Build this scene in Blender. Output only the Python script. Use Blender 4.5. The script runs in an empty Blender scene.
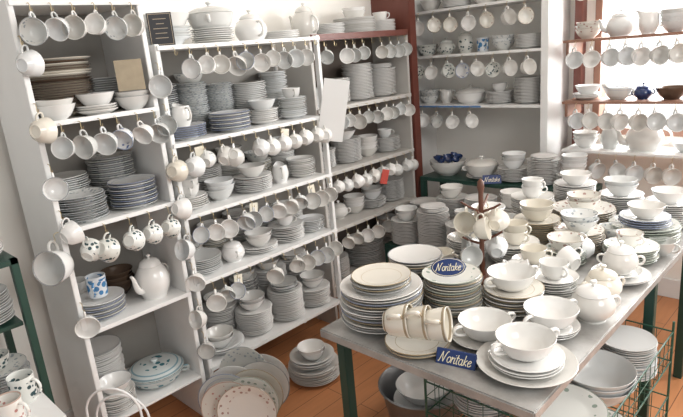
import bpy, math, random, bmesh
from mathutils import Vector, Matrix
random.seed(11)
S=bpy.context.scene
COL=S.collection
pi=math.pi
# ------------------------------------------------------------------ materials
MATS={}
def newmat(name):
    m=bpy.data.materials.new(name); m.use_nodes=True
    nt=m.node_tree; b=nt.nodes['Principled BSDF']
    return m,nt,b
def setin(b,k,v):
    if k in b.inputs: b.inputs[k].default_value=v
def rgb(c): return (c[0],c[1],c[2],1)
def mathn(nt,op,a,b=None):
    n=nt.nodes.new('ShaderNodeMath'); n.operation=op
    for i,v in enumerate((a,b)):
        if v is None: continue
        if isinstance(v,(int,float)): n.inputs[i].default_value=v
        else: nt.links.new(v,n.inputs[i])
    return n.outputs[0]
def mixc(nt,f,a,b):
    n=nt.nodes.new('ShaderNodeMix'); n.data_type='RGBA'
    if isinstance(f,(int,float)): n.inputs[0].default_value=f
    else: nt.links.new(f,n.inputs[0])
    for i,v in ((6,a),(7,b)):
        if isinstance(v,tuple): n.inputs[i].default_value=rgb(v)
        else: nt.links.new(v,n.inputs[i])
    return n.outputs[2]
def plain(name,col,rough=.5,metal=0,noise=0.0,scale=6,coat=0):
    if name in MATS: return MATS[name]
    m,nt,b=newmat(name)
    setin(b,'Roughness',rough); setin(b,'Metallic',metal); setin(b,'Coat Weight',coat)
    if noise:
        tc=nt.nodes.new('ShaderNodeTexCoord'); n=nt.nodes.new('ShaderNodeTexNoise')
        n.inputs['Scale'].default_value=scale; n.inputs['Detail'].default_value=5
        nt.links.new(tc.outputs['Object'],n.inputs['Vector'])
        d=tuple(max(0,c*(1-noise)) for c in col)
        f=mathn(nt,'MULTIPLY',n.outputs[0],1.0)
        nt.links.new(mixc(nt,f,d,col),b.inputs['Base Color'])
    else: setin(b,'Base Color',rgb(col))
    MATS[name]=m
    return m
# style: base, bands [(a,b,color)], floral (a,b,color,scale,thr)   fractions of radius (flat ware) or of height (hollow ware)
STY={
 'white':dict(d='white',b=(.785,.78,.765)),
 'ivory':dict(d='ivory',b=(.76,.72,.64)),
 'cool':dict(d='cool white',b=(.72,.735,.74)),
 'greyrim':dict(d='grey-rimmed white',b=(.75,.75,.74),bands=[(.96,1.01,(.33,.34,.35))]),
 'bluerim':dict(d='blue-rimmed white',b=(.75,.76,.76),bands=[(.975,1.01,(.22,.26,.38)),(.80,.82,(.38,.43,.54))]),
 'goldrim':dict(d='gold-rimmed ivory',b=(.77,.74,.68),bands=[(.972,1.01,(.38,.30,.19)),(.66,.68,(.5,.42,.3))]),
 'greenrim':dict(d='green-rimmed white',b=(.76,.765,.73),bands=[(.975,1.01,(.36,.41,.35))],fl=(.70,.90,(.32,.39,.33),38,.30)),
 'bluefloral':dict(d='blue floral white',b=(.75,.76,.77),bands=[(.96,1.01,(.3,.36,.5))],fl=(.35,.92,(.12,.18,.36),48,.34)),
 'floral':dict(d='floral-bordered white',b=(.77,.76,.72),bands=[(.975,1.01,(.42,.35,.27))],fl=(.64,.93,(.40,.27,.24),46,.31)),
 'greyfloral':dict(d='grey-patterned white',b=(.73,.74,.73),bands=[(.97,1.01,(.42,.44,.45))],fl=(.56,.94,(.34,.38,.40),55,.34)),
 'navy':dict(d='dark blue',b=(.02,.04,.12)),
 'brown':dict(d='dark brown',b=(.10,.065,.045)),
 'tan':dict(d='tan stoneware',b=(.46,.41,.33),bands=[(.94,1.01,(.13,.10,.08))]),
 'teal':dict(d='teal-patterned white',b=(.62,.69,.71),bands=[(.80,.86,(.22,.36,.42)),(.96,1.01,(.2,.3,.34))],fl=(.0,.55,(.05,.17,.21),40,.38)),
 'creamband':dict(d='off-white and brown-banded',b=(.73,.69,.61),bands=[(.04,.11,(.30,.24,.16)),(.86,.95,(.34,.27,.18))]),
 'darkfloral':dict(d='dark-leaf patterned',b=(.72,.73,.70),fl=(.15,.80,(.05,.09,.10),55,.38)),
 'blue':dict(d='blue and white',b=(.64,.68,.72),fl=(.1,.9,(.06,.20,.40),42,.5)),
 'pinkfloral':dict(d='pink floral white',b=(.77,.75,.71),bands=[(.96,1.01,(.5,.36,.3))],fl=(.2,.85,(.5,.25,.23),52,.26)),
}
def porcelain(sty,axis,dim):
    key=('p',sty,axis,round(dim,3))
    if key in MATS: return MATS[key]
    s=STY[sty]; m,nt,b=newmat('glazed_porcelain_'+sty)
    setin(b,'Roughness',.16); setin(b,'Coat Weight',.2); setin(b,'Specular IOR Level',.5)
    tc=nt.nodes.new('ShaderNodeTexCoord'); sp=nt.nodes.new('ShaderNodeSeparateXYZ')
    nt.links.new(tc.outputs['Object'],sp.inputs[0])
    if axis=='r':
        r2=mathn(nt,'ADD',mathn(nt,'MULTIPLY',sp.outputs[0],sp.outputs[0]),mathn(nt,'MULTIPLY',sp.outputs[1],sp.outputs[1]))
        q=mathn(nt,'DIVIDE',mathn(nt,'SQRT',r2),dim)
    else: q=mathn(nt,'DIVIDE',sp.outputs[2],dim)
    oi=nt.nodes.new('ShaderNodeObjectInfo')
    bb=s['b']; col=mixc(nt,oi.outputs['Random'],tuple(c*k for c,k in zip(bb,(.84,.83,.80))),tuple(min(1,c*1.05) for c in bb))
    if 'fl' in s:
        a,e,cc,sc,th=s['fl']
        v=nt.nodes.new('ShaderNodeTexVoronoi'); v.inputs['Scale'].default_value=sc
        nt.links.new(tc.outputs['Object'],v.inputs['Vector'])
        f=mathn(nt,'MULTIPLY',mathn(nt,'LESS_THAN',v.outputs['Distance'],th),mathn(nt,'MULTIPLY',mathn(nt,'GREATER_THAN',q,a),mathn(nt,'LESS_THAN',q,e)))
        col=mixc(nt,f,col,cc)
    for a,e,cc in s.get('bands',[]):
        f=mathn(nt,'MULTIPLY',mathn(nt,'GREATER_THAN',q,a),mathn(nt,'LESS_THAN',q,e))
        col=mixc(nt,f,col,cc)
    nt.links.new(col,b.inputs['Base Color'])
    MATS[key]=m
    return m
def wood_planks(name,c1,c2,gap,w=.11):
    m,nt,b=newmat(name); setin(b,'Roughness',.40)
    tc=nt.nodes.new('ShaderNodeTexCoord'); br=nt.nodes.new('ShaderNodeTexBrick')
    mp=nt.nodes.new('ShaderNodeMapping'); mp.inputs['Rotation'].default_value=(0,0,pi/2)
    nt.links.new(tc.outputs['Object'],mp.inputs[0]); nt.links.new(mp.outputs[0],br.inputs['Vector'])
    br.inputs['Color1'].default_value=rgb(c1); br.inputs['Color2'].default_value=rgb(c2); br.inputs['Mortar'].default_value=rgb(gap)
    br.inputs['Scale'].default_value=1; br.inputs['Brick Width'].default_value=3.1; br.inputs['Row Height'].default_value=w
    br.inputs['Mortar Size'].default_value=.0018
    n=nt.nodes.new('ShaderNodeTexNoise'); n.inputs['Scale'].default_value=5; n.inputs['Detail'].default_value=8
    mp2=nt.nodes.new('ShaderNodeMapping'); mp2.inputs['Scale'].default_value=(9,1,1)
    nt.links.new(tc.outputs['Object'],mp2.inputs[0]); nt.links.new(mp2.outputs[0],n.inputs['Vector'])
    nt.links.new(mixc(nt,mathn(nt,'MULTIPLY',n.outputs[0],.7),br.outputs['Color'],tuple(x*.5 for x in c1)),b.inputs['Base Color'])
    return m
M_floor=wood_planks('varnished_floorboards',(.68,.30,.13),(.57,.24,.10),(.10,.04,.02))
M_wall=plain('painted_plaster',(.92,.90,.85),.8,noise=.04,scale=2)
M_white=plain('white_painted_wood',(.81,.81,.80),.45,noise=.08,scale=9)
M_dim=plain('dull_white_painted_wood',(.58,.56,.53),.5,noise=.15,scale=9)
M_back=plain('shade_grey_brown_board',(.31,.295,.27),.7,noise=.2,scale=4)  # shade inside the shelf bays is put into this back colour
M_backd=plain('shade_dark_brown_board',(.15,.12,.10),.7,noise=.2,scale=4)  # darker back colour paints the deeper shade inside the corner unit
M_red=plain('red_brown_painted_wood',(.17,.05,.035),.4,noise=.3,scale=14)
M_winf=plain('brown_window_wood',(.34,.18,.125),.45,noise=.3,scale=14)
M_green=plain('dark_green_painted_metal',(.015,.06,.045),.4,noise=.3,scale=12)
M_wire=plain('green_plastic_coated_wire',(.02,.09,.06),.4)
M_wwire=plain('white_plastic_coated_wire',(.8,.8,.8),.4)
M_hook=plain('brass_hook_metal',(.55,.45,.28),.35,1)
M_steel=plain('grey_tub_metal',(.30,.31,.32),.35,.8,noise=.2,scale=10)
M_navy=plain('navy_sign_enamel',(.012,.035,.14),.3)
M_gold=plain('pale_gold_lettering',(.85,.78,.58),.4,.0)
M_paper=plain('white_paper',(.80,.80,.79),.8)
M_cream=plain('cream_tag_card',(.78,.74,.62),.8)
M_tanp=plain('tan_card',(.50,.42,.30),.7,noise=.35,scale=30)
M_black=plain('black_sign_board',(.03,.03,.035),.4)
M_brownw=plain('brown_turned_wood',(.16,.06,.035),.4,noise=.4,scale=20)
M_redtag=plain('red_card',(.5,.07,.05),.6)
M_top,nt,b=newmat('worn_zinc_sheet'); setin(b,'Metallic',.35); setin(b,'Roughness',.40)
tc=nt.nodes.new('ShaderNodeTexCoord'); n=nt.nodes.new('ShaderNodeTexNoise'); n.inputs['Scale'].default_value=8; n.inputs['Detail'].default_value=9; n.inputs['Roughness'].default_value=.65
nt.links.new(tc.outputs['Object'],n.inputs['Vector'])
r=nt.nodes.new('ShaderNodeValToRGB'); e=r.color_ramp.elements; e[0].position=.32; e[0].color=(.27,.26,.25,1); e[1].position=.64; e[1].color=(.47,.465,.45,1)
nt.links.new(n.outputs[0],r.inputs[0]); nt.links.new(r.outputs[0],b.inputs['Base Color'])
# ------------------------------------------------------------------ mesh helpers
def add_lathe(bm,prof,seg=36,M=None,closed=True,sx=1,sy=1):
    rings=[]
    for (r,z) in prof:
        if r<1e-6:
            v=Vector((0,0,z)); v=M@v if M else v
            rings.append([bm.verts.new(v)])
        else:
            L=[]
            for i in range(seg):
                a=2*pi*i/seg; v=Vector((r*math.cos(a)*sx,r*math.sin(a)*sy,z)); v=M@v if M else v
                L.append(bm.verts.new(v))
            rings.append(L)
    for A,B in zip(rings,rings[1:]):
        for i in range(seg):
            j=(i+1)%seg
            if len(A)==1 and len(B)==1: continue
            if len(A)==1: bm.faces.new((A[0],B[j],B[i]))
            elif len(B)==1: bm.faces.new((A[i],A[j],B[0]))
            else: bm.faces.new((A[i],A[j],B[j],B[i]))
def add_tube(bm,pts,rad,seg=8,sq=1.0):
    pts=[Vector(p) for p in pts]; n=len(pts)
    if not hasattr(rad,'__len__'): rad=[rad]*n
    up=None; rings=[]
    for i,p in enumerate(pts):
        t=(pts[min(i+1,n-1)]-pts[max(i-1,0)]).normalized()
        if up is None:
            up=t.orthogonal().normalized() if abs(t.y)>.9 else Vector((0,1,0))
        up=(up-t*up.dot(t)).normalized(); s=t.cross(up)
        rings.append([bm.verts.new(p+up*math.cos(2*pi*k/seg)*rad[i]*sq+s*math.sin(2*pi*k/seg)*rad[i]) for k in range(seg)])
    for A,B in zip(rings,rings[1:]):
        for k in range(seg):
            j=(k+1)%seg; bm.faces.new((A[k],A[j],B[j],B[k]))
    bm.faces.new(rings[0][::-1]); bm.faces.new(rings[-1])
def add_box(bm,a,b_,bev=0):
    c=[(x+y)/2 for x,y in zip(a,b_)]; s=[abs(y-x) for x,y in zip(a,b_)]
    ret=bmesh.ops.create_cube(bm,size=1,matrix=Matrix.Translation(c)@Matrix.Diagonal((s[0],s[1],s[2],1)))
    if bev:
        es=list({e for v in ret['verts'] for e in v.link_edges})
        bmesh.ops.bevel(bm,geom=es,offset=bev,segments=2,affect='EDGES')
def fin(bm,name,mat,smooth=True,ang=45):
    bmesh.ops.recalc_face_normals(bm,faces=bm.faces[:])
    me=bpy.data.meshes.new(name); bm.to_mesh(me); bm.free()
    if mat: me.materials.append(mat)
    if smooth:
        me.polygons.foreach_set('use_smooth',[True]*len(me.polygons))
        me.set_sharp_from_angle(angle=math.radians(ang))
    return me
def bez(p0,p1,p2,p3,n=10):
    out=[]
    for i in range(n+1):
        t=i/n; u=1-t
        out.append(tuple(u*u*u*a+3*u*u*t*b_+3*u*t*t*c+t*t*t*d for a,b_,c,d in zip(p0,p1,p2,p3)))
    return out
# ------------------------------------------------------------------ crockery templates
def P_plate(R,h=None):
    k=R/.13; h=h or .024*k
    return [(0,.004),(.52*R,.004),(.54*R,0),(.57*R,0),(.59*R,.004),(.66*R,.0065),(.72*R,.010*k),(R*.99,h-.003),(R,h-.001),(R*.99,h),(.74*R,.0135*k),(.66*R,.0095),(.55*R,.0072),(0,.007)]
def P_bowl(R,h,foot=.5,pw=.6):
    o=[(0,.004),(foot*R-.004,.004),(foot*R-.003,0),(foot*R+.001,0),(foot*R+.003,.004)]
    N=7
    for i in range(1,N+1):
        t=i/N; o.append((foot*R+.003+(R-foot*R-.003)*t**pw,.005+(h-.006)*t))
    o.append((R-.001,h))
    for i in range(N,-1,-1):
        t=i/N; o.append((max(.0,foot*R-.001+(R-.0035-foot*R+.001)*t**pw),.0085+(h-.0105)*t))
    o.append((0,.0075))
    return o
def P_cup(R,h,foot=.55,flare=.0):
    return P_bowl(R,h,foot,.42)
def handle_mesh(x0,z0,x1,z1,out,rad=.0035,seg=8,sq=1.3,name='handle',mat=None,flip=1):
    bm=bmesh.new()
    add_tube(bm,bez((x0*flip,0,z0),((x0+out*1.15)*flip,0,z0+.012),((x1+out*1.3)*flip,0,z1-.002),(x1*flip,0,z1),12),rad,seg,sq)
    return fin(bm,name,mat)
def lid_mesh(R,h,mat,name='lid',z=0,k0=.98):
    bm=bmesh.new(); prof=[(0,z-.004),(R*.85,z-.004),(R*.86,z),(R*k0,z),(R*1.03,z+.003)]
    for i in range(1,8):
        a=i/8*pi/2; prof.append((R*math.cos(a),z+.004+h*math.sin(a)))
    prof.append((0,z+.004+h)); add_lathe(bm,prof)
    return fin(bm,name,mat)
def knob_mesh(z,r,h,mat):
    bm=bmesh.new(); add_lathe(bm,[(0,z-.003),(r*.5,z-.002),(r*.42,z+h*.35),(r,z+h*.65),(r*.85,z+h*.9),(0,z+h)],16)
    return fin(bm,'knob',mat)
def bodym(prof,mat,name,seg=36,sx=1,sy=1):
    bm=bmesh.new(); add_lathe(bm,prof,seg,None,True,sx,sy); return fin(bm,name,mat)
def P_round(Rm,h,Rf,Rt,N=10,th=.003):
    """bulbous vessel"""
    o=[(0,.003),(Rf-.003,.003),(Rf-.002,0),(Rf+.001,0)]
    pr=[]
    for i in range(N+1):
        t=i/N
        if t<.5: r=Rf+(Rm-Rf)*math.sin(t/.5*pi/2)
        else: r=Rt+(Rm-Rt)*math.cos((t-.5)/.5*pi/2)**.8
        pr.append((r,.004+(h-.004)*t))
    o+=pr; o+= [(max(.001,r-th),z if i else z-.001) for i,(r,z) in enumerate(reversed(pr))][:-1]
    o+= [(Rf*.9,.009),(0,.008)]
    return o
def K(kind,sty):
    if kind=='dinner_plate': m=porcelain(sty,'r',.13); return [('dinner_plate',bodym(P_plate(.13),m,kind,44),-1)]
    if kind=='side_plate': m=porcelain(sty,'r',.095); return [('side_plate',bodym(P_plate(.095),m,kind,36),-1)]
    if kind=='saucer': m=porcelain(sty,'r',.075); return [('saucer',bodym(P_plate(.075,.02),m,kind,32),-1)]
    if kind=='soup_plate': m=porcelain(sty,'r',.115); return [(kind,bodym([(0,.004),(.057,.004),(.059,0),(.063,0),(.066,.004),(.085,.026),(.114,.036),(.115,.038),(.113,.039),(.084,.030),(.063,.0095),(0,.008)],m,kind,40),-1)]
    if kind=='platter': m=porcelain(sty,'r',.16); return [(kind,bodym(P_plate(.16),m,kind,44,1.0,.76),-1)]
    if kind=='bowl': m=porcelain(sty,'z',.055); return [(kind,bodym(P_bowl(.07,.055,.45,.6),m,kind),-1)]
    if kind=='large_bowl': m=porcelain(sty,'z',.08); return [(kind,bodym(P_bowl(.12,.08,.42,.55),m,kind,44),-1)]
    if kind=='teacup':
        m=porcelain(sty,'z',.056); return [(kind,bodym(P_cup(.048,.056,.48),m,kind,32),-1),('handle',handle_mesh(.044,.046,.036,.016,.026,mat=m),0)]
    if kind=='mug':
        m=porcelain(sty,'z',.088); return [(kind,bodym(P_bowl(.039,.088,.86,.5),m,kind,32),-1),('handle',handle_mesh(.037,.073,.037,.02,.03,.004,mat=m),0)]
    if kind=='coffee_cup':
        m=porcelain(sty,'z',.078); return [(kind,bodym(P_bowl(.050,.078,.58,.42),m,kind,32),-1),('handle',handle_mesh(.047,.064,.041,.024,.032,.0048,mat=m),0)]
    if kind=='breakfast_cup':
        m=porcelain(sty,'z',.085); return [(kind,bodym(P_bowl(.060,.085,.55,.42),m,kind,36),-1),('handle',handle_mesh(.057,.070,.050,.028,.034,.005,mat=m),0)]
    if kind=='soup_cup':
        m=porcelain(sty,'z',.06); return [(kind,bodym(P_cup(.077,.058,.44),m,kind,44),-1),('handle',handle_mesh(.073,.050,.066,.024,.036,.005,mat=m),0),('handle',handle_mesh(.073,.050,.066,.024,.036,.005,mat=m,flip=-1),0)]
    if kind=='sugar_bowl':
        m=porcelain(sty,'z',.075); return [(kind,bodym(P_round(.058,.075,.034,.042),m,kind),-1),('handle',handle_mesh(.053,.058,.053,.03,.022,.0042,mat=m),0),('handle',handle_mesh(.053,.058,.053,.03,.022,.0042,mat=m,flip=-1),0),('lid',lid_mesh(.043,.018,m,z=.074),0),('knob',knob_mesh(.096,.010,.018,m),3)]
    if kind=='lidded_jar':
        m=porcelain(sty,'z',.11); return [(kind,bodym(P_round(.052,.11,.036,.04),m,kind),-1),('lid',lid_mesh(.041,.02,m,z=.109),0),('knob',knob_mesh(.132,.010,.018,m),1)]
    if kind=='casserole':
        m=porcelain(sty,'z',.075); lm=porcelain(sty,'r',.10) if sty=='teal' else m
        return [(kind,bodym(P_bowl(.105,.07,.6,.4),m,kind,44),-1),('handle',handle_mesh(.10,.055,.097,.035,.022,.006,mat=m),0),('handle',handle_mesh(.10,.055,.097,.035,.022,.006,mat=m,flip=-1),0),('lid',lid_mesh(.100,.03,lm,z=.069),0),('knob',knob_mesh(.102,.014,.022,m),3)]
    if kind in('teapot','coffee_pot'):
        tall=kind=='coffee_pot'; h=.145 if tall else .105; Rm=.074 if tall else .078
        m=porcelain(sty,'z',h)
        L=[(kind,bodym(P_round(Rm,h,Rm*.7,Rm*.62),m,kind),-1)]
        bm=bmesh.new(); x=-Rm*.85
        add_tube(bm,bez((x,0,h*.35),(x-.045,0,h*.34),(x-.028,0,h*.8),(x-.05,0,h*.93),10),[.017-.0011*i for i in range(11)],12); L.append(('spout',fin(bm,'spout',m),0))
        L.append(('handle',handle_mesh(Rm*.75,h*.85,Rm*.85,h*.25,.048,.0055,mat=m),0))
        L.append(('lid',lid_mesh(Rm*.63,.03 if tall else .022,m,z=h-.001),0)); L.append(('knob',knob_mesh(h+(.031 if tall else .024),.011,.02,m),3))
        return L
    if kind=='creamer':
        m=porcelain(sty,'z',.09)
        me=bodym(P_round(.042,.09,.028,.034),m,kind)
        for v in me.vertices:
            if v.co.z>.06:
                f=(v.co.z-.06)/.03; c=v.co.x/ (math.hypot(v.co.x,v.co.y)+1e-6)
                if c<0: v.co.x+= -.022*f*f*(c**4); v.co.z+=.012*f*c**4
        return [(kind,me,-1),('handle',handle_mesh(.034,.08,.04,.03,.032,.004,mat=m),0)]
    if kind=='gravy_boat':
        m=porcelain(sty,'z',.065); me=bodym(P_bowl(.055,.065,.5,.5),m,kind,36,1.5,.85)
        for v in me.vertices:
            if v.co.z>.03 and v.co.x<-.03: f=(v.co.z-.03)/.035; v.co.x-=.03*f; v.co.z+=.018*f; v.co.y*=(1-.45*f)
        return [(kind,me,-1),('handle',handle_mesh(.075,.058,.058,.02,.03,.0045,mat=m),0)]
TC={}
SMALL={'dinner_plate':'plate','side_plate':'plate','saucer':'saucer','soup_plate':'plate','platter':'platter','bowl':'bowl','large_bowl':'bowl','teacup':'cup','mug':'mug','breakfast_cup':'cup','coffee_cup':'cup','soup_cup':'cup','sugar_bowl':'sugar bowl','lidded_jar':'jar','casserole':'casserole dish','teapot':'teapot','coffee_pot':'coffee pot','creamer':'jug','gravy_boat':'gravy boat'}
RAD={'dinner_plate':.13,'side_plate':.095,'saucer':.075,'soup_plate':.115,'platter':.16,'bowl':.07,'large_bowl':.12,'teacup':.06,'mug':.055,'soup_cup':.075,'sugar_bowl':.07,'lidded_jar':.055,'casserole':.115,'teapot':.10,'coffee_pot':.09,'creamer':.06,'gravy_boat':.08}
HGT={'dinner_plate':.024,'side_plate':.018,'saucer':.02,'soup_plate':.038,'bowl':.055,'large_bowl':.08,'teacup':.058,'mug':.09,'soup_cup':.06,'sugar_bowl':.12,'lidded_jar':.15,'casserole':.125,'teapot':.15,'coffee_pot':.22,'creamer':.10,'gravy_boat':.085,'platter':.03}
CNT={}; ALL={}
NOUN={'soup_cup':'two-handled soup cup','dinner_plate':'dinner plate'}
def spawn(kind,sty,M,where,group=None):
    key=(kind,sty)
    if key not in TC:
        L=[]
        for part,me,par in K(kind,sty):
            o=bpy.data.objects.new(part,me); L.append((o,par))
        TC[key]=L
    objs=[]
    for o,par in TC[key]:
        c=o.copy(); COL.objects.link(c)
        if par<0: c.matrix_world=M
        else: c.parent=objs[par]
        objs.append(c)
    r=objs[0]; CNT[kind]=CNT.get(kind,0)+1
    ALL.setdefault(kind,[]).append((r,M.copy(),where))
    r['label']=STY[sty]['d']+' porcelain '+NOUN.get(kind,kind.replace('_',' '))+' '+where
    r['category']=SMALL[kind]
    if group: r['group']=group
    return r
def TR(x,y,z,rz=0,tilt=0,ta=0):
    M=Matrix.Translation((x,y,z))
    if tilt: M=M@Matrix.Rotation(ta,4,'Z')@Matrix.Rotation(tilt,4,'X')@Matrix.Rotation(-ta,4,'Z')
    return M@Matrix.Rotation(rz,4,'Z')
PITCH={'dinner_plate':.0092,'side_plate':.0088,'saucer':.0088,'soup_plate':.0105,'platter':.0095,'bowl':.019,'large_bowl':.019,'teacup':.030,'soup_cup':.03}
def stack(kind,sty,x,y,z,n,where,group=None,jit=.0042):
    for i in range(n):
        s=sty if isinstance(sty,str) else sty[i%len(sty)] if isinstance(sty,tuple) else random.choice(sty)
        rz=random.uniform(0,6.28) if kind not in('teacup','soup_cup') else random.uniform(-.5,.5)
        if kind=='soup_cup': rz=random.uniform(-.12,.12)+pi/4+.35
        spawn(kind,s,TR(x+random.uniform(-jit,jit),y+random.uniform(-jit,jit),z,rz),where,group or (kind.replace('_',' ')+'s '+where))
        z+=PITCH[kind]
    return z
def put(kind,sty,x,y,z,where,rz=None,group=None,sc=1):
    if rz is None: rz=random.uniform(-.8,.8)
    return spawn(kind,sty,TR(x,y,z,rz)@Matrix.Diagonal((sc,sc,sc,1)),where,group)
HX={'teacup':(.066,.030),'mug':(.064,.045),'breakfast_cup':(.083,.047)}
def hang(kind,sty,p,az,where,group,tilt=0,sc=1):
    up=Vector((0,0,1)); m=Vector((math.cos(az),math.sin(az),0))
    R=Matrix((up,m.cross(up),m)).transposed()
    R=(Matrix.Rotation(tilt,3,m.cross(up)))@R
    hx,hz=HX[kind]
    pos=Vector(p)-R@Vector((hx*sc,0,hz*sc))
    return spawn(kind,sty,Matrix.Translation(pos)@R.to_4x4()@Matrix.Diagonal((sc,sc,sc,1)),where,group)
# ------------------------------------------------------------------ furniture helpers
def empty(name,loc,label,cat,group=None):
    o=bpy.data.objects.new(name,None); o.location=loc; o.empty_display_size=.1; COL.objects.link(o)
    o['label']=label; o['category']=cat
    if group:o['group']=group
    return o
def obj(name,me,parent=None,loc=(0,0,0),label=None,cat=None):
    o=bpy.data.objects.new(name,me); COL.objects.link(o)
    if parent: o.parent=parent; o.location=Vector(loc)-parent.location
    else: o.location=loc
    if label:o['label']=label
    if cat:o['category']=cat
    return o
def box(name,a,b_,mat,parent=None,bev=.002,label=None,cat=None,struct=False):
    c=Vector([(x+y)/2 for x,y in zip(a,b_)]); h=[abs(y-x)/2 for x,y in zip(a,b_)]
    bm=bmesh.new(); add_box(bm,[-v for v in h],h,bev)
    o=obj(name,fin(bm,name,mat,False),parent,c,label,cat)
    if struct:o['kind']='structure'
    return o
bm=bmesh.new(); add_tube(bm,[(0,0,0),(.012,0,0),(.017,0,-.004),(.019,0,-.012),(.016,0,-.020),(.018,0,-.027),(.026,0,-.030),(.033,0,-.026),(.035,0,-.018)],.0014,6)
HOOK=fin(bm,'cup_hook',M_hook)
def hook(parent,x,y,z,rz=0):
    o=obj('cup_hook',HOOK,parent,(x,y,z)); o.rotation_euler=(0,0,rz)
    return Vector((x,y,z))+Matrix.Rotation(rz,3,'Z')@Vector((.026,0,-.0285))
def shelfunit(name,x0,x1,y0,y1,zs,top,label,mat=M_white,back=M_back,open_right=False,post=.020,cat='shelf'):
    r=empty(name,((x0+x1)/2,(y0+y1)/2,0),label,cat)
    box('side_panel',(x0,y0,0),(x1,y0+post,top),mat,r)
    if open_right:
        for xa in (x0,x1-.028): box('post',(xa,y1-post,0),(xa+.028,y1,top),mat,r)
    else: box('side_panel',(x0,y1-post,0),(x1,y1,top),mat,r)
    box('back_panel',(x0,y0+post,0.05),(x0+.012,y1-post,top),back,r,0)
    for z in zs:
        box('shelf',(x0+.012,y0+post,z-.011),(x1-.001,y1-post,z),mat,r,.001)
    return r
# ------------------------------------------------------------------ room
XL=-2.55; YB=3.55; YF=-.4; XR=1.4
box('floor',(XL-.1,YF,-.1),(XR,YB+.1,0),M_floor,bev=0,struct=True)
box('ceiling',(XL-.1,YF,2.9),(XR,YB+.1,3.0),M_wall,bev=0,struct=True)
box('wall_left',(XL-.1,YF,0),(XL,YB+.1,2.9),M_wall,bev=0,struct=True)
bm=bmesh.new()
WX0,WX1,WZ0,WZ1=-1.30,.75,.98,2.6
add_box(bm,(XL,YB,0),(WX0,YB+.1,2.9)); add_box(bm,(WX1,YB,0),(XR,YB+.1,2.9)); add_box(bm,(WX0,YB,0),(WX1,YB+.1,WZ0)); add_box(bm,(WX0,YB,WZ1),(WX1,YB+.1,2.9))
o=obj('wall_back',fin(bm,'wall_back',M_wall,False)); o['kind']='structure'
bm=bmesh.new()
for a,b_ in (((WX0,YB-.02,WZ0),(WX0+.04,YB+.08,WZ1)),((WX1-.05,YB-.02,WZ0),(WX1,YB+.08,WZ1)),((WX0+.05,YB-.02,WZ1-.06),(WX1-.05,YB+.08,WZ1)),((WX0+.05,YB-.02,WZ0),(WX1-.05,YB+.08,WZ0+.04)),((-.30,YB,WZ0+.04),(-.26,YB+.05,WZ1-.06)),((WX0+.05,YB+.01,1.87),(WX1-.05,YB+.035,1.895))): add_box(bm,a,b_,.003)
o=obj('window_1',fin(bm,'window_1',M_winf,False)); o['kind']='structure'
box('baseboard_left',(XL,YF,0),(XL+.015,YB,.12),M_white,bev=.003,struct=True)
box('baseboard_back',(XL+.015,YB-.015,0),(XR,YB,.12),M_white,bev=.003,struct=True)
box('trim_1',(XL,2.99,0),(-2.24,3.06,2.9),M_red,bev=.004,struct=True)
# ------------------------------------------------------------------ shelving on left wall
XF=-2.10
u1=shelfunit('shelving_unit',-2.47,XF,.655,1.125,[.24,.65,1.06,1.45,1.85],2.3,'tall white painted shelving unit crowded with crockery')
u2=shelfunit('shelving_unit',-2.47,XF,1.15,2.05,[.25,.67,.98,1.29,1.68],1.69,'wide white painted shelving unit hung with rows of cups',open_right=True)
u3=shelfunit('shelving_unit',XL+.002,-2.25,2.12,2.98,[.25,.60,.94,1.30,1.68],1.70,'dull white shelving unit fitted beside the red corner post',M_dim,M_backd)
WU1='on the tall white shelving'; WU2='on the wide white shelving'; WU3='on the corner shelving'
for u,y0,y1 in ((u1,.66,1.12),(u2,1.155,2.045)):
    zz={id(u1):[.65,1.06,1.45,1.85],id(u2):[.25,.67,.98,1.29,1.68]}[id(u)]
    for z in zz: box('front_rail',(XF,y0,z-.014),(XF+.010,y1,z+.003),M_white,u,.001)
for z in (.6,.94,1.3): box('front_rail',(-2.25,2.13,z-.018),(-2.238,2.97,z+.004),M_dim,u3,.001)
box('front_rail',(-2.25,2.13,1.665),(-2.238,2.97,1.70),M_red,u3,.001)
def row(u,x,y0,y1,z,n,stys,where,az0,jit=9,kind='teacup',skip=0,sc=1):
    g='cups hanging '+where
    for i in range(n):
        y=y0+(y1-y0)*(i+.5)/n+random.uniform(-.009,.009)
        p=hook(u,x,y,z)
        if random.random()<skip: continue
        az=math.radians(az0+random.uniform(-jit,jit))
        hang(kind,random.choice(stys),p,az,'hanging '+where,g,random.uniform(-.45,.45),sc*random.uniform(.88,1.08))
W=['white','white','cool','white','greyrim','greyfloral','bluerim']
row(u1,XF+.010,.68,1.11,1.842,6,['white','cool','greyrim','greyfloral'],WU1,-52,sc=.9)
row(u1,XF+.010,.70,1.11,1.442,6,['cool','greyrim','white','bluefloral'],WU1,-55,sc=.88)
row(u1,XF+.010,.68,1.11,1.052,5,['darkfloral','bluefloral','bluefloral'],WU1,120,sc=.95)
row(u2,XF+.010,1.18,2.03,1.672,12,W,WU2,-48,12,skip=.04,sc=.88)
row(u2,XF+.010,1.18,2.03,1.282,12,W,WU2,130,12,skip=.04,sc=.88)
row(u2,XF+.010,1.18,2.03,.972,12,W,WU2,-50,12,sc=.88)
row(u2,XF+.010,1.18,2.03,.662,12,W,WU2,-50,12,skip=.04,sc=.88)
for z,a in ((1.662,-60),(1.292,-55),(.932,120)): row(u3,-2.238,2.16,2.95,z,10,['white','cool','greyfloral'],WU3,a,12,skip=.05,sc=.88)
row(u3,-2.238,2.2,2.95,.592,8,['white','cool'],WU3,-60,12,sc=.88)
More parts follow.
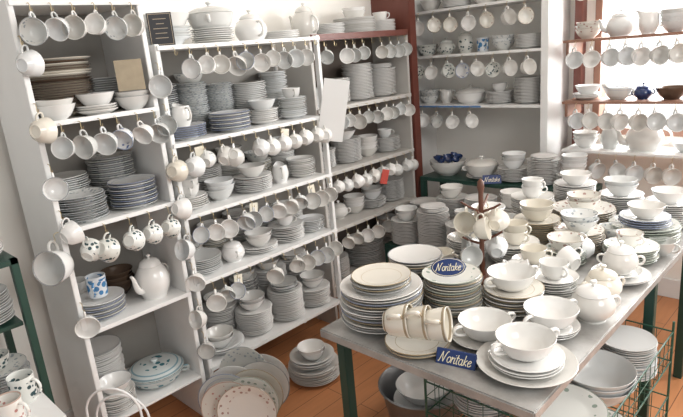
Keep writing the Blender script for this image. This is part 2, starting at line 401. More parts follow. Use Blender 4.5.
# cups on the front edges of the end panels
for y,zz in ((1.14,(1.62,1.46,1.28,1.12,.94,.78,.61,.45)),(.668,(1.74,1.52,1.31,1.14,.78))):
    for z in zz:
        p=hook(u1,XF,y,z); hang('teacup',random.choice(['white','greyrim','greyfloral','cool','white','ivory']),p,math.radians(random.choice([-45,-80,-20,120,100])),'hanging on the edge of the white shelving','cups hanging on the shelving edge',random.uniform(-.3,.3),random.uniform(.84,1.0))
p=hook(u1,XF-.01,.655,1.06,-pi/2); hang('breakfast_cup','greyrim',p,math.radians(-55),'hanging beside the tall white shelving',None,.15,1.08)
G=['greyrim','white','cool','greyfloral']
TOPS=[('bowl','white',1),('bowl','cool',2),('teacup','white',1),('bowl','greyrim',1),('teacup','cool',2),('saucer','ivory',3),('bowl','greyfloral',1)]
def rnd(clear,kinds=('side_plate','side_plate','saucer','soup_plate','bowl')):
    k=random.choice(kinds); st=random.choice([('white','white'),('cool','greyrim'),('white','ivory'),('greyfloral','greyfloral'),('cool','cool'),('greyrim','white')])
    top=random.choice(TOPS+[None,None])
    if top and k=='saucer' and top[0]=='saucer': top=None
    av=clear-HGT[k]-.02-(HGT[top[0]]+.02 if top else 0)
    n=int(random.uniform(.5,1.0)*av/PITCH[k]); n=max(2,min(n,26 if k!='bowl' else 5))
    return [(k,st,n)]+([top] if top else [])
def column(x,y,z,spec,where):
    zz=z
    for (k,st,c) in spec:
        if k in PITCH: zz=stack(k,st,x,y,zz,c,where)+.0005
        else: put(k,st,x,y,zz,where); zz+=HGT[k]
def pack(y0,y1,z,clear,items,where,x,axis='y'):
    sp=[i if i else rnd(clear) for i in items]
    ws=[2*max(RAD[k] for k,_,_ in s_) for s_ in sp]
    while sum(ws)>(y1-y0)+.02 and len(sp)>1:
        j=ws.index(max(ws)); sp.pop(j); ws.pop(j)
    gap=max(0,(y1-y0)-sum(ws))/len(ws); y=y0
    for s_,w in zip(sp,ws):
        c=y+gap/2+w/2; y+=gap+w
        xo=random.uniform(-.012,.012)
        if axis=='y': column(x+xo,c,z,s_,where)
        else: column(c,x+xo,z,s_,where)
def sm(clear): return rnd(clear,('saucer','saucer','side_plate'))
# unit 1 contents
z=stack('dinner_plate','tan',-2.31,.835,1.45,13,WU1,jit=.006); z=stack('dinner_plate',['tan','ivory','brown'],-2.31,.835,z,9,WU1,jit=.006)
stack('bowl','white',-2.165,.755,1.45,2,WU1); stack('saucer','white',-2.17,.91,1.45,3,WU1); stack('bowl','greyrim',-2.17,.91,1.45+.027,1,WU1); stack('bowl','greyrim',-2.165,1.055,1.45,2,WU1)
stack('side_plate','cool',-2.36,1.03,1.45,14,WU1)
stack('side_plate',('greyfloral','greyrim'),-2.20,.785,1.06,11,WU1); stack('side_plate',('white','cool'),-2.37,.80,1.06,17,WU1,jit=.005); stack('side_plate',('white','greyfloral'),-2.37,1.0,1.06,22,WU1); stack('side_plate',('cool','bluerim'),-2.20,1.0,1.06,12,WU1)
stack('side_plate',('bluerim','white'),-2.22,.785,.65,8,WU1); put('mug','blue',-2.22,.785,.65+8*.0088+.012,WU1,rz=-.6)
put('coffee_pot','white',-2.20,1.01,.65,WU1,rz=1.9,sc=.98); stack('bowl','brown',-2.37,.93,.65,4,WU1); stack('teacup','white',-2.39,.76,.65,3,WU1)
stack('saucer','white',-2.18,.755,.24,9,WU1); stack('bowl','greyrim',-2.18,.755,.24+9*.0088+.0005,1,WU1); stack('side_plate',('white','greyrim'),-2.365,.78,.24,24,WU1)
cs=spawn('casserole','teal',TR(-2.245,.967,.24,.9)@Matrix.Diagonal((1.2,1.2,.85,1)),WU1)
# unit 2 contents : back row and front row on each shelf
YA,YZ=1.175,2.03
F_=-2.215
pack(YA,YZ,1.68,.30,[[('dinner_plate','white',8),('bowl','white',2)],[('soup_plate','cool',5),('large_bowl','white',1)],[('side_plate','white',7),('casserole','cool',1)],[('teapot','white',1)],[('side_plate','cool',4)]],WU2,-2.26)
fr=[(1.29,.37,[[('side_plate','bluerim',6),('creamer','white',1)],[('soup_plate','cool',4),('large_bowl','white',1)],[('side_plate',('bluerim','white'),9)],[('saucer','white',7),('bowl','cool',1)],[('saucer','cool',11),('teacup','white',1)]]),
 (.98,.29,[[('side_plate','greyrim',11)],[('saucer','white',6),('teacup','white',2)],[('bowl','cool',3)],[('side_plate','greyfloral',8),('bowl','white',1)],[('creamer','white',1)],[('saucer','white',10)]]),
 (.67,.29,[[('side_plate','cool',8)],[('sugar_bowl','white',1)],[('side_plate','white',3),('bowl','white',2)],[('side_plate',('greyrim','cool'),9),('teacup','white',1)],[('saucer','cool',7)]]),
 (.25,.40,[[('soup_plate','cool',2),('bowl','white',2)],[('side_plate',('greyrim','cool'),14),('bowl','greyrim',2)],[('side_plate',('white','greyrim'),18),('saucer','cool',4)],[('side_plate','cool',11),('bowl','greyrim',2)]])]
for z,cl,items in fr:
    pack(YA,YZ,z,cl,items,WU2,F_)
    pack(YA,YZ,z,cl,[sm(cl) for _ in range(5)],WU2,-2.385)
# corner unit contents
x3=-2.39
pack(2.15,2.96,1.68,.3,[[('coffee_pot','white',1)],[('side_plate','cool',8)],[('dinner_plate','white',10),('bowl','white',2)],[('side_plate','white',9),('teacup','white',1)]],WU3,x3)
pack(2.15,2.96,1.30,.37,[[('bowl','cool',4)],[('side_plate','white',16)],[('side_plate','cool',24)],[('side_plate','greyfloral',19),('saucer','white',3)]],WU3,x3)
pack(2.15,2.96,.94,.34,[[('side_plate','white',12)],[('side_plate','greyfloral',16),('bowl','white',1)],[('bowl','white',5)],[('side_plate','white',10),('teacup','cool',1)]],WU3,x3)
pack(2.15,2.96,.60,.32,[[('saucer','white',12)],[('sugar_bowl','white',1)],[('bowl','white',4)],[('side_plate','white',6),('bowl','cool',2)],[('side_plate','greyfloral',16)]],WU3,x3)
pack(2.15,2.96,.25,.33,[[('side_plate','white',14)],[('dinner_plate','cool',16)],[('side_plate','greyrim',18),('bowl','white',2)]],WU3,x3)
# paper cards and small signs
def card(name,w,h,t,mat,M,label,cat,bm_extra=None):
    bm=bmesh.new(); add_box(bm,(-w/2,-t/2,0),(w/2,t/2,h),.0006)
    o=bpy.data.objects.new(name,fin(bm,name,mat,False)); COL.objects.link(o); o.matrix_world=M; o['label']=label; o['category']=cat
    return o
o=card('paper_notice',.13,.31,.002,M_paper,Matrix.Translation((-2.045,2.005,1.165))@Matrix.Rotation(math.radians(50),4,'Z')@Matrix.Rotation(math.radians(12),4,'Y'),'blank white paper notice hung on the shelving edge','paper')
o=card('framed_notice',.095,.125,.012,M_black,Matrix.Translation((-2.12,1.20,1.684))@Matrix.Rotation(math.radians(62),4,'Z'),'small dark framed notice standing on the shelving top','sign')
bm=bmesh.new(); 
for i,wd in enumerate((.05,.03,.055,.045,.05)): add_box(bm,(-wd/2,-.0005,.100-i*.018),(wd/2,.0005,.1025-i*.018))
for a,b_ in (((-.043,-.0005,.004),(-.041,.0005,.121)),((.041,-.0005,.004),(.043,.0005,.121)),((-.041,-.0005,.004),(.041,.0005,.006)),((-.041,-.0005,.119),(.041,.0005,.121))): add_box(bm,a,b_)
c=bpy.data.objects.new('printed_panel',fin(bm,'printed_panel',M_tanp,False)); COL.objects.link(c); c.parent=o; c.location=(0,-.0067,0)
o=card('picture_card',.10,.115,.006,M_tanp,Matrix.Translation((-2.115,1.035,1.45+.076))@Matrix.Rotation(math.radians(62),4,'Z'),'tan picture card propped on the tall shelving','card')
o=card('paper_notice',.05,.09,.002,M_redtag,Matrix.Translation((-2.17,2.55,.80))@Matrix.Rotation(math.radians(70),4,'Z')@Matrix.Rotation(.3,4,'Y'),'small red price card fixed to the corner shelving','card')
for y,z,rr in ((1.27,1.215,-.1),(1.74,1.215,.15),(1.50,.905,.1),(1.88,.905,-.12),(1.36,.595,.08)):
    card('price_tag',.042,.052,.0015,M_cream,Matrix.Translation((-2.082,y,z))@Matrix.Rotation(math.radians(80),4,'Z')@Matrix.Rotation(rr,4,'Y'),'small cream price tag hung on the wide shelving','tag')['group']='price tags on the shelving'
# ------------------------------------------------------------------ back wall shelving
r=empty('wall_shelving',(-1.95,3.4,0),'white wall shelving above the green table','shelf')
for xx in (-2.50,-1.50): box('side_panel',(xx,3.25,.0),(xx+.045,YB,2.5),M_white,r)
for z in (1.19,1.52,1.81,2.1): box('shelf',(-2.455,3.25,z-.016),(-1.50,YB-.001,z),M_white,r,.001)
box('price_strip',(-2.43,3.247,1.175),(-1.9,3.2495,1.186),plain('blue_strip',(.12,.25,.5),.5),r,0)
WB='on the white wall shelving'
def rowx(u,y,x0,x1,z,n,stys,where,az0,kind='teacup'):
    for i in range(n):
        x=x0+(x1-x0)*(i+.5)/n+random.uniform(-.01,.01)
        p=hook(u,x,y,z,-pi/2)
        hang(kind,random.choice(stys),p,math.radians(az0+random.uniform(-14,14)),'hanging '+where,'cups hanging '+where,random.uniform(-.25,.25))
rowx(r,3.25,-2.42,-1.52,1.80,7,['white','floral'],WB,-30); rowx(r,3.25,-2.42,-1.52,1.51,8,['darkfloral','bluefloral','white'],WB,-35); rowx(r,3.25,-2.42,-1.9,1.18,4,['greyfloral','white'],WB,-30)
def colx(x,z,spec,where,y): column(x,y,z,spec,where)
yb=3.38
for x,z,s_ in ((-2.34,1.81,[('bowl','white',2)]),(-2.14,1.81,[('side_plate','white',10)]),(-1.92,1.81,[('teapot','white',1)]),(-1.72,1.81,[('side_plate','cool',6),('bowl','white',1)]),(-1.57,1.81,[('mug','floral',1)]),
 (-2.38,1.52,[('bowl','darkfloral',2)]),(-2.23,1.52,[('sugar_bowl','darkfloral',1)]),(-2.08,1.52,[('lidded_jar','darkfloral',1)]),(-1.95,1.52,[('mug','blue',1)]),(-1.81,1.52,[('bowl','greyfloral',3)]),(-1.62,1.52,[('side_plate','floral',9)]),
 (-2.38,1.19,[('bowl','greyfloral',3)]),(-2.24,1.19,[('creamer','white',1)]),(-2.05,1.19,[('casserole','white',1)]),(-1.83,1.19,[('side_plate','cool',8),('teacup','white',1)]),(-1.63,1.19,[('side_plate','cool',17)])): colx(x,z,s_,WB,yb)
# ------------------------------------------------------------------ window shelves
box('trim_2',(-1.40,3.48,0),(-1.355,YB,2.9),M_red,bev=.003,struct=True)
def wsh(z,mat,label):
    e_=empty('window_shelf',(-.75,3.38,z),label,'shelf')
    box('shelf',(-1.37,3.25,z-.014),(-.1,3.475,z),mat,e_,.001)
    for xx in (-1.36,-.60,-.14): box('bracket',(xx,3.27,z-.09),(xx+.016,3.47,z-.014),mat,e_)
    return e_
w1=wsh(1.55,M_winf,'red-brown wooden shelf across the window'); w2=wsh(1.21,M_winf,'lower red-brown wooden shelf across the window'); w3=wsh(.93,M_white,'white painted shelf under the window')
w0=wsh(1.90,M_winf,'upper red-brown wooden shelf across the window')
WW='on the window shelf'
for x,z,s_ in ((-1.27,1.55,[('bowl','floral',3)]),(-.84,1.55,[('bowl','cool',4)]),(-.70,1.55,[('bowl','white',3)]),
 (-1.27,1.21,[('saucer','white',3),('bowl','cool',1)]),(-1.10,1.21,[('gravy_boat','bluerim',1)]),
 (-1.27,.93,[('bowl','white',3)]),(-1.13,.93,[('lidded_jar','cool',1)])): colx(x,z,s_,WW,3.36)
put('teapot','cool',-1.10,3.36,1.55,WW,.3,sc=.95); put('creamer','white',-.955,3.34,1.55,WW,.5,sc=1.2)
put('sugar_bowl','navy',-.97,3.36,1.21,WW,.6,sc=.8); put('bowl','brown',-.83,3.36,1.21,WW,.6,sc=1.15); put('teapot','white',-.95,3.36,.93,WW,.5,sc=1.25); put('bowl','cool',-.74,3.36,.93,WW); put('mug','white',-.69,3.36,1.21,WW)
rowx(w1,3.25,-1.33,-.66,1.54,8,['white','cool'],WW,-40); rowx(w2,3.25,-1.33,-.66,1.20,8,['white','cool'],WW,-40); rowx(w3,3.25,-1.20,-.72,.92,5,['white','cool'],WW,-40); rowx(w0,3.25,-1.33,-.8,1.89,5,['white','cool'],WW,-40)
# ------------------------------------------------------------------ green table at back wall + low bench
def bench(x0,x1,y0,y1,z,label,low=None):
    e_=empty('side_table',((x0+x1)/2,(y0+y1)/2,0),label,'table')
    box('table_top',(x0,y0,z-.025),(x1,y1,z),M_green,e_)
    for a in (x0,x1-.035):
        for b_ in (y0,y1-.035): box('leg',(a,b_,0),(a+.035,b_+.035,z-.025),M_green,e_)
    if low: box('lower_shelf',(x0+.035,y0,low-.02),(x1-.035,y1,low),M_green,e_)
    return e_
bench(-2.21,-1.12,2.98,3.24,.75,'dark green painted side table loaded with dishes',.28)
bench(-2.17,-1.30,2.52,2.93,.42,'low dark green bench stacked with plates')
WG='on the green side table'
yg=3.11
for x,s_ in ((-2.07,[('large_bowl','white',2)]),(-1.82,[('side_plate','white',2),('casserole','white',1)]),(-1.60,[('side_plate','white',9),('bowl','cool',3)]),(-1.41,[('side_plate','bluerim',16),('saucer','white',2)]),(-1.235,[('side_plate','cool',8),('bowl','cool',4)])): colx(x,.75,s_,WG,yg)
for i in range(9):
    a=i*.785; rr=.068 if i<8 else 0
    spawn('bowl','navy',TR(-2.07+rr*math.cos(a),3.11+rr*math.sin(a),.75+.088+.006*(i%3),a,.35,a)@Matrix.Diagonal((.42,.42,.5,1)),'piled in a large white bowl','small dark dishes in a bowl')
WL='on the low green bench'
for x,y,s_ in ((-2.06,2.62,[('side_plate','white',17),('bowl','cool',2)]),(-1.86,2.62,[('side_plate',('bluerim','cool'),26),('saucer','white',3)]),(-1.66,2.62,[('side_plate','white',20),('teacup','greyrim',2)]),(-1.46,2.62,[('side_plate','cool',22),('bowl','white',2)]),
 (-2.06,2.82,[('side_plate','white',24)]),(-1.86,2.82,[('side_plate','ivory',30),('bowl','white',2)]),(-1.66,2.82,[('side_plate','cool',32)]),(-1.46,2.82,[('side_plate','white',29),('bowl','white',3)])): colx(x,.42,s_,WL,y)
for x in (-2.05,-1.6,-1.35): colx(x,.28,[('side_plate','white',14)],'under the green side table',yg)
# ------------------------------------------------------------------ main metal-topped table
TX0,TX1,TY0,TY1,TZ=-1.23,-.505,1.08,2.75,.75
tb=empty('display_table',((TX0+TX1)/2,(TY0+TY1)/2,0),'long metal-topped display table with dark green legs','table')
box('table_top',(TX0,TY0,TZ-.03),(TX1,TY1,TZ),M_top,tb,.004)
for yy in (1.12,2.13,2.66):
    for xx in (TX0+.03,TX1-.065): box('leg',(xx,yy,0),(xx+.035,yy+.035,TZ-.03),M_green,tb)
box('apron',(TX0+.03,TY0+.045,TZ-.07),(TX0+.045,TY1-.05,TZ-.03),M_green,tb); box('apron',(TX1-.045,TY0+.045,TZ-.07),(TX1-.03,TY1-.05,TZ-.03),M_green,tb)
WT='on the metal-topped table'
def t(x,y,*spec): colx(x,TZ,list(spec),WT,y)
t(-1.095,1.24,('dinner_plate',('white','greyrim','white','goldrim','bluerim','white'),13),('side_plate',('greyrim','goldrim'),4))
t(-1.13,1.475,('side_plate',('greyrim','goldrim','white'),16))
t(-.955,1.435,('side_plate',('goldrim','greenrim','ivory','greyrim'),14))
t(-.91,1.175,('side_plate','goldrim',2),)
t(-.775,1.315,('side_plate','white',1),('soup_cup','white',1))
t(-.80,1.545,('side_plate',('white','goldrim'),8),('soup_cup','white',1))
t(-.63,1.455,('saucer','white',3),('soup_cup','white',1))
t(-.61,1.245,('dinner_plate','white',1),('side_plate','white',3),('soup_cup','white',1))
spawn('sugar_bowl','white',TR(-.572,1.61,TZ,pi/4)@Matrix.Diagonal((1.12,1.12,1.12,1)),WT)
put('sugar_bowl','ivory',-.60,1.77,TZ,WT,.9,sc=1.02)
t(-.735,1.71,('saucer','white',7),('teacup','white',1))
t(-.605,1.95,('side_plate','white',2),('saucer','white',1),('sugar_bowl','white',1)); t(-.635,2.15,('side_plate','greenrim',6),('teacup','floral',1))
t(-.655,2.38,('dinner_plate','greenrim',7),('side_plate','bluerim',4),('bowl','white',1)); t(-.63,2.62,('side_plate','white',12),('bowl','white',1))
t(-.91,2.40,('dinner_plate','floral',10),('bowl','floral',2)); t(-.83,2.16,('side_plate','floral',9),('bowl','greyfloral',2))
t(-.815,1.99,('saucer','greenrim',6),('bowl','floral',1)); t(-1.01,2.17,('side_plate','goldrim',11),('bowl','ivory',2))
t(-.99,1.93,('side_plate','white',8),('teacup','ivory',2)); t(-1.155,2.02,('saucer','cool',14),('bowl','white',1)); t(-1.15,1.84,('saucer','white',10),('teacup','ivory',1))
t(-1.125,2.37,('side_plate','white',15),('teacup','white',2)); t(-.83,2.63,('side_plate','white',13),('bowl','cool',2)); t(-1.03,2.61,('side_plate','cool',17),('bowl','white',1)); t(-1.165,1.68,('teacup','ivory',2)); t(-1.17,2.2,('teacup','cool',2)); t(-1.17,2.56,('bowl','white',3))
t(-.865,1.82,('saucer','white',6),('teacup','ivory',1)); t(-.74,2.26,('teacup','greyfloral',2)); t(-.56,2.26,('teacup','cool',1))
def laid(kind,x,y,z,n,sty,d,ang,tilt=1.35,phi=-2.2):
    for i in range(n):
        M=Matrix.Translation((x+d[0]*i,y+d[1]*i,z))@Matrix.Rotation(ang,4,'Z')@Matrix.Rotation(tilt,4,'Y')@Matrix.Rotation(phi+random.uniform(-.25,.25),4,'Z')
        spawn(kind,sty,M,'lying sideways on the table','cups lying nested on the table' if n>1 else None)
laid('coffee_cup',-.985,1.125,TZ+.078,3,'creamband',(.050,.0215),.405,1.44)
for (x,y,z,a,ti,s) in ((-.86,1.68,TZ+.05,.5,1.3,'white'),(-.92,1.77,TZ+.05,-.8,1.9,'white'),(-.98,1.60,TZ+.05,4,1.35,'ivory'),(-.73,1.88,TZ+.05,2.8,1.4,'white'),(-.74,2.06,TZ+.05,3.8,1.4,'cool')):
    laid('teacup',x,y,z,1,s,(0,0),a,ti)
# mug tree with cups
mt=empty('mug_tree',(-1.0,1.70,TZ),'reddish-brown turned wooden cup tree on the metal table','mug tree')
bm=bmesh.new(); add_lathe(bm,[(0,0),(.06,0),(.062,.01),(.05,.018),(0,.018)],28); obj('base',fin(bm,'base',M_brownw),mt,(-1.0,1.70,TZ))
bm=bmesh.new(); add_lathe(bm,[(0,.015),(.012,.015),(.009,.04),(.012,.06),(.009,.08),(.009,.33),(.013,.35),(.011,.37),(0,.382)],16); obj('post',fin(bm,'post',M_brownw),mt,(-1.0,1.70,TZ))
for i,(a,z) in enumerate(((10,.26),(100,.27),(200,.26),(-70,.25),(235,.14),(30,.15),(150,.15))):
    a=math.radians(a); d=Vector((math.cos(a),math.sin(a),0))
    bm=bmesh.new(); add_tube(bm,[d*.006,d*.048+Vector((0,0,.018)),d*.072+Vector((0,0,.034))],[.005,.0045,.004],8)
    obj('peg',fin(bm,'peg',M_brownw),mt,(-1.0,1.70,TZ+z))
    hang('teacup',random.choice(['white','ivory','ivory','cool']),Vector((-1.0,1.70,TZ+z+.017))+d*.052,a+pi/2,'hanging on the wooden cup tree','cups hanging on the cup tree',.2,.86)
# ---- script lettering from smooth pen strokes
def circ(cx,cy,rx,ry): return [(cx+rx*math.cos(a),cy+ry*math.sin(a)) for a in [pi/2+2*pi*i/14 for i in range(15)]]
GLY=[([[(-.1,.1),(.05,0),(.15,.5),(.32,1.75)],[(.32,1.75),(.5,.9),(.78,0)],[(.78,0),(.9,.9),(1.1,1.7),(1.35,1.85)]],1.38),
 ([circ(.35,.5,.3,.5)],.72),([[(.0,.9),(.1,1),(.1,0)],[(.1,.5),(.25,.9),(.48,.95)]],.55),([[(.05,1),(.05,.2),(.15,0),(.32,.15)],[(.1,1.38),(.13,1.48)]],.36),
 ([[(.15,1.6),(.1,.3),(.2,0),(.36,.12)],[(-.1,1.05),(.42,1.1)]],.45),([circ(.33,.5,.28,.5),[(.62,1),(.6,.2),(.7,0),(.86,.15)]],.90),
 ([[(.05,1.75),(.05,0)],[(.5,1.0),(.08,.48),(.3,.3),(.58,0)]],.66),([[(.05,.45),(.35,.55),(.55,.75),(.4,1),(.15,.8),(.05,.4),(.2,.03),(.42,.02),(.68,.3)]],.7)]
def script_mesh(s,mat,shear=.28):
    bm=bmesh.new(); x0=-sum(a for _,a in GLY)/2
    for strokes,adv in GLY:
        for st in strokes:
            P=[Vector((x0+x+(y-.5)*shear,y-.8,0))*s for x,y in st]
            Q=[P[0]+(P[0]-P[1])]+P+[P[-1]+(P[-1]-P[-2])]; out=[]
            for i in range(1,len(Q)-2):
                for k in range(4):
                    u=k/4; a,b_,c,d=Q[i-1],Q[i],Q[i+1],Q[i+2]
                    out.append(.5*((2*b_)+(c-a)*u+(2*a-5*b_+4*c-d)*u*u+(3*b_-a-3*c+d)*u**3))
            out.append(Q[-2])
            add_tube(bm,out,.075*s,6)
        x0+=adv
    for v in bm.verts: v.co.z*=.4
    return fin(bm,'lettering',mat)
def blocksign(x,y,z,w,h,rz,label):
    bm=bmesh.new(); D=h*.75
    vs=[bm.verts.new(v) for v in ((-w/2,-D/2,0),(w/2,-D/2,0),(w/2,D/2,0),(-w/2,D/2,0),(-w/2,D*.08,h),(w/2,D*.08,h),(w/2,D*.3,h),(-w/2,D*.3,h))]
    for f in ((0,3,2,1),(4,5,6,7),(0,1,5,4),(1,2,6,5),(2,3,7,6),(3,0,4,7)): bm.faces.new([vs[i] for i in f])
    bmesh.ops.bevel(bm,geom=bm.edges[:],offset=.001,segments=1,affect='EDGES')
    o=bpy.data.objects.new('name_sign',fin(bm,'name_sign',M_navy,False)); COL.objects.link(o)
    o.matrix_world=TR(x,y,z,rz); o['label']=label; o['category']='sign'
    te=bpy.data.objects.new('lettering',script_mesh(min(w*.145,h*.42),M_gold)); COL.objects.link(te); te.parent=o
    ang=math.atan2(h,D*.58)
    te.matrix_local=Matrix.Translation((0,-D*.21-.0008,h*.5))@Matrix.Rotation(ang,4,'X')
    return o
blocksign(-.765,1.155,TZ,.112,.038,.22,'navy block sign with gold script lettering on the table edge')
blocksign(-1.685,2.998,.75,.11,.05,.6,'small navy block sign with lettering on the green table')
# oval sign
bm=bmesh.new(); add_lathe(bm,[(0,0),(.062,0),(.066,.003),(.062,.006),(0,.006)],40,None,True,1,.55)
o=bpy.data.objects.new('oval_sign',fin(bm,'oval_sign',M_navy)); COL.objects.link(o)
o.matrix_world=Matrix.Translation((-.935,1.385,TZ+14*.0088+.020+.026))@Matrix.Rotation(math.radians(38),4,'Z')@Matrix.Rotation(math.radians(62),4,'X')@Matrix.Diagonal((.82,.82,.82,1))
o['label']='navy oval sign with gold lettering propped on plates'; o['category']='sign'
te=bpy.data.objects.new('lettering',script_mesh(.0165,M_gold)); COL.objects.link(te); te.parent=o; te.location=(0,0,.0064)
bm=bmesh.new()
ring=[(.060*math.cos(a),.060*.55*math.sin(a),.0062) for a in [2*pi*i/40 for i in range(41)]]
add_tube(bm,ring,.001,6); te=obj('gold_border',fin(bm,'gold_border',M_gold)); te.parent=o; te.location=(0,0,0)
# ------------------------------------------------------------------ wire rack under the table
wr=empty('wire_rack',(-.78,1.75,0),'green wire basket rack under the metal table','rack')
def wiregrid(name,x0,x1,y0,y1,z0,z1,step=.05):
    bm=bmesh.new()
    def seg(a,b_,r=.0014): add_tube(bm,[a,b_],r,5)
    n=int((y1-y0)/step)
    for i in range(n+1):
        y=y0+(y1-y0)*i/n; seg((x0,y,z0),(x1,y,z0)); seg((x0,y,z0),(x0,y,z1)); seg((x1,y,z0),(x1,y,z1))
    n=int((x1-x0)/step)
    for i in range(n+1):
        x=x0+(x1-x0)*i/n; seg((x,y0,z0),(x,y1,z0)); seg((x,y0,z0),(x,y0,z1)); seg((x,y1,z0),(x,y1,z1))
    for z in (z0,(z0+z1)/2,z1):
        r_=.003 if z!=(z0+z1)/2 else .0016
        for a,b_ in (((x0,y0,z),(x1,y0,z)),((x1,y0,z),(x1,y1,z)),((x1,y1,z),(x0,y1,z)),((x0,y1,z),(x0,y0,z))): seg(a,b_,r_)
    o=obj(name,fin(bm,name,M_wire),wr); o.location=-wr.location
wx0,wx1,wy0,wy1=-1.0,-.46,1.32,2.10
for (a,b_) in ((.12,.25),(.40,.52)): wiregrid('wire_basket',wx0,wx1,wy0,wy1,a,b_)
for xx in (wx0,wx1):
    for yy in (wy0,wy1):
        bm=bmesh.new(); add_tube(bm,[(xx,yy,0),(xx,yy,.56)],.0045,8); c=obj('upright',fin(bm,'upright',M_wire),wr); c.location=-wr.location
WR='in the green wire rack'
for x,y,s_ in ((-.60,1.47,[('dinner_plate','greenrim',10)]),(-.59,1.72,[('large_bowl','cool',3)]),(-.565,1.945,[('side_plate','cool',14)]),(-.86,1.45,[('side_plate','cool',12)]),(-.85,1.70,[('dinner_plate','cool',12)]),(-.80,1.95,[('dinner_plate','cool',12)])): colx(x,.403,s_,WR,y)
for x,y,s_ in ((-.62,1.50,[('dinner_plate','cool',9)]),(-.62,1.80,[('dinner_plate','greenrim',10)])): colx(x,.123,s_,WR,y)
# ------------------------------------------------------------------ floor items
WF='on the wooden floor'
PX,PY=-1.93,1.22
pr=empty('plate_rack',(PX,PY,0),'low wooden plate rack holding upright plates on the floor','rack')
nd=Vector((.66,-.75,0)); sd=Vector((.75,.66,0))
bm=bmesh.new()
for s in (-.07,.07):
    a=Vector((0,0,.012))-nd*.02+sd*s; add_tube(bm,[a-nd*.14,a+nd*.18],.009,8)
for k in range(10):
    c0=nd*(-.135+.032*k-.012)
    for s in (-.07,.07): add_tube(bm,[c0+sd*s+Vector((0,0,.012)),c0+sd*s+Vector((0,0,.09))],.003,6)
obj('rack_frame',fin(bm,'rack_frame',M_brownw),pr,(PX,PY,0))
for k,(s,kk,dx,tl) in enumerate((('white','dinner_plate',.05,.03),('greyfloral','platter',-.02,.06),('greyrim','dinner_plate',.06,.03),('white','dinner_plate',-.06,.06),('goldrim','dinner_plate',.04,.03),('bluerim','dinner_plate',-.08,.06),('greenrim','dinner_plate',.03,.04),('pinkfloral','dinner_plate',-.05,.08),('floral','dinner_plate',.03,.06))):
    hz=.152 if kk=='dinner_plate' else .182
    p=Vector((PX,PY,hz))+nd*(-.135+.032*k)+sd*dx
    zax=(nd*math.cos(tl)+Vector((0,0,math.sin(tl)))).normalized()
    q=zax.to_track_quat('Z','Y').to_matrix().to_4x4()@Matrix.Rotation(pi/2 if kk=='platter' else 0,4,'Z')
    spawn(kk,s,Matrix.Translation(p)@q,'standing upright in the floor rack','plates standing in the floor rack')
colx(-1.965,0,[('dinner_plate','white',8),('soup_plate','cool',3),('bowl','white',2)],WF,1.66)
bm=bmesh.new(); add_lathe(bm,[(0,.002),(.15,.002),(.155,0),(.19,.16),(.20,.165),(.195,.17),(.185,.16),(.15,.008),(0,.008)],40)
tub=obj('metal_tub',fin(bm,'metal_tub',M_steel),None,(-1.33,1.74,0),'round grey metal tub on the floor holding plates','tub')
for fl in (1,-1):
    h=handle_mesh(.188,.14,.18,.09,.03,.005,mat=M_steel,flip=fl); obj('handle',h,tub,(0,0,0)).location=(0,0,0)
colx(-1.33,.009,[('dinner_plate','cool',8),('large_bowl','cool',1)],'inside the metal tub',1.74)
hs=empty('wire_stand',(-1.86,.62,0),'white wire hoop stand on the floor by the shelving','stand')
bm=bmesh.new(); 
for yy,hh in ((0,.53),(.05,.47)):
    pts=[(-.10,yy,0),(-.10,yy,hh-.10)]+[(-.10*math.cos(a),yy,hh-.10+.10*math.sin(a)) for a in [pi*i/12 for i in range(1,12)]]+[(.10,yy,hh-.10),(.10,yy,0)]
    M4=Matrix.Rotation(math.radians(40),4,'Z'); add_tube(bm,[M4@Vector(p_) for p_ in pts],.0045,8)
obj('hoop',fin(bm,'hoop',M_wwire),hs,(-1.86,.62,0))
bm=bmesh.new()
for zz in (.12,.28): add_tube(bm,[M4@Vector((-.10,0,zz)),M4@Vector((.10,0,zz))],.004,6); add_tube(bm,[M4@Vector((-.10,.05,zz)),M4@Vector((.10,.05,zz))],.004,6); add_tube(bm,[M4@Vector((-.10,0,zz)),M4@Vector((-.10,.05,zz))],.004,6); add_tube(bm,[M4@Vector((.10,0,zz)),M4@Vector((.10,.05,zz))],.004,6)
obj('crossbar',fin(bm,'crossbar',M_wwire),hs,(-1.86,.62,0))
# ------------------------------------------------------------------ green stand, lower left
gs=empty('metal_stand',(-2.2,.25,0),'dark green metal stand stacked with cups and plates','stand')
sx0,sx1,sy0,sy1=-2.42,-2.04,-.05,.49
for xx in (sx0,sx1-.025):
    for yy in (sy0,sy1-.025): box('leg',(xx,yy,0),(xx+.025,yy+.025,1.03),M_green,gs)
for z in (1.03,.80,.55,.2): box('shelf',(sx0+.025,sy0,z-.02),(sx1-.0,sy1-.0,z),M_green,gs) if z>1 else box('shelf',(sx0+.025,sy0+.025,z-.015),(sx1-.026,sy1-.026,z),M_green,gs)
WS='on the green metal stand'
for x,y,z,s_ in ((-2.16,.385,1.03,[('side_plate','white',4),('bowl','brown',2)]),(-2.18,.16,1.03,[('side_plate','cool',5)]),(-2.16,.37,.80,[('side_plate','cool',12)]),(-2.17,.15,.80,[('bowl','white',3)]),(-2.15,.37,.55,[('side_plate','greyfloral',9),('teacup','darkfloral',1)]),(-2.16,.34,.2,[('dinner_plate','white',12)])): colx(x,z,s_,WS,y)
st=empty('side_table',(-1.72,.30,0),'low white tray table holding patterned cups','table')
box('table_top',(-1.95,.10,.61),(-1.66,.42,.625),M_white,st)
for xx in (-1.945,-1.685):
    for yy in (.105,.395): box('leg',(xx,yy,0),(xx+.02,yy+.02,.61),M_white,st)
for x,y,s_ in ((-1.86,.37,'darkfloral'),(-1.75,.30,'pinkfloral'),(-1.88,.26,'bluefloral')):
    put('mug',s_,x,y,.625,'on the white tray table',rz=.6)
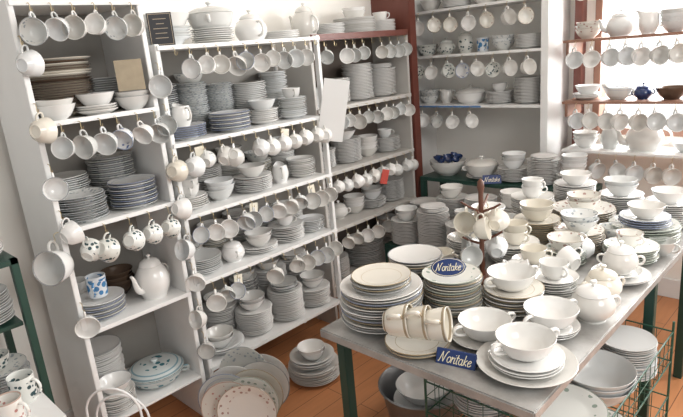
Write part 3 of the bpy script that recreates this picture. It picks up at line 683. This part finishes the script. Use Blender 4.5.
# ------------------------------------------------------------------ merge the farthest plates of any kind past 300
O=Vector((0,0,1.6))
for kind,L in ALL.items():
    if len(L)<=300: continue
    L.sort(key=lambda t_:(t_[1].translation-O).length)
    rest=L[298:]
    cache={}; V=[];Fc=[]
    for o,M,wh in rest:
        me=o.data
        if me.name not in cache: cache[me.name]=([v.co.copy() for v in me.vertices],[tuple(p_.vertices) for p_ in me.polygons])
        vs,fs=cache[me.name]; off=len(V)
        V+= [tuple(M@v) for v in vs]; Fc+=[tuple(i+off for i in f) for f in fs]
    nm=bpy.data.meshes.new(kind); nm.from_pydata(V,[],Fc); nm.materials.append(plain('plain_white_glaze',(.74,.735,.72),.18,coat=.2))
    nm.polygons.foreach_set('use_smooth',[True]*len(nm.polygons))
    for o,M,wh in rest: bpy.data.objects.remove(o)
    so=obj(kind,nm,None,(0,0,0),'many more white porcelain %ss stacked on far shelves'%kind.replace('_',' '),'plate'); so['kind']='stuff'
for L in TC.values():
    for o,par in L: bpy.data.objects.remove(o)
# ------------------------------------------------------------------ light: bright overcast sky on the window side, dimmer room side
wd=bpy.data.worlds.new('World'); S.world=wd; wd.use_nodes=True
nt=wd.node_tree; bg=nt.nodes['Background']; bg.inputs[0].default_value=(1,.99,.97,1)
tc=nt.nodes.new('ShaderNodeTexCoord'); sp=nt.nodes.new('ShaderNodeSeparateXYZ'); nt.links.new(tc.outputs['Generated'],sp.inputs[0])
mr=nt.nodes.new('ShaderNodeMapRange'); mr.inputs[1].default_value=-.1; mr.inputs[2].default_value=.45; mr.inputs[3].default_value=.55; mr.inputs[4].default_value=1.5
nt.links.new(sp.outputs[1],mr.inputs[0]); nt.links.new(mr.outputs[0],bg.inputs[1])
def area(name,loc,target,sx,sy,power,col=(1,1,1)):
    l=bpy.data.lights.new(name,'AREA'); l.shape='RECTANGLE'; l.size=sx; l.size_y=sy; l.energy=power; l.color=col
    o=bpy.data.objects.new(name,l); COL.objects.link(o); o.location=loc
    o.rotation_euler=(Vector(target)-Vector(loc)).to_track_quat('-Z','Y').to_euler(); return o
area('window_daylight',(-.3,4.1,2.0),(-.9,1.5,.8),2.6,1.6,235,(1,.995,.98))
area('room_fill',(1.7,.9,2.5),(-2.0,2.8,1.2),1.2,1.0,46,(1,.98,.95))  # added fill lamp from the open right side, no window there
# ------------------------------------------------------------------ camera
p=math.radians(15.6); s=2**-.5
R0=Vector((s,s,0)); F=Vector((-s,s,0)); U0=F*math.sin(p)+Vector((0,0,math.cos(p))); FW=F*math.cos(p)-Vector((0,0,math.sin(p)))
cr=R0*.996-U0*.0896; cu=R0*.0896+U0*.996
cam=bpy.data.cameras.new('camera'); co=bpy.data.objects.new('camera',cam); COL.objects.link(co)
M=Matrix((cr,cu,-FW)).transposed().to_4x4(); M.translation=(0,0,1.6); co.matrix_world=M
cam.sensor_width=36; cam.lens=560/683*36; cam.clip_start=.05
S.camera=co
S.view_settings.view_transform='Standard'
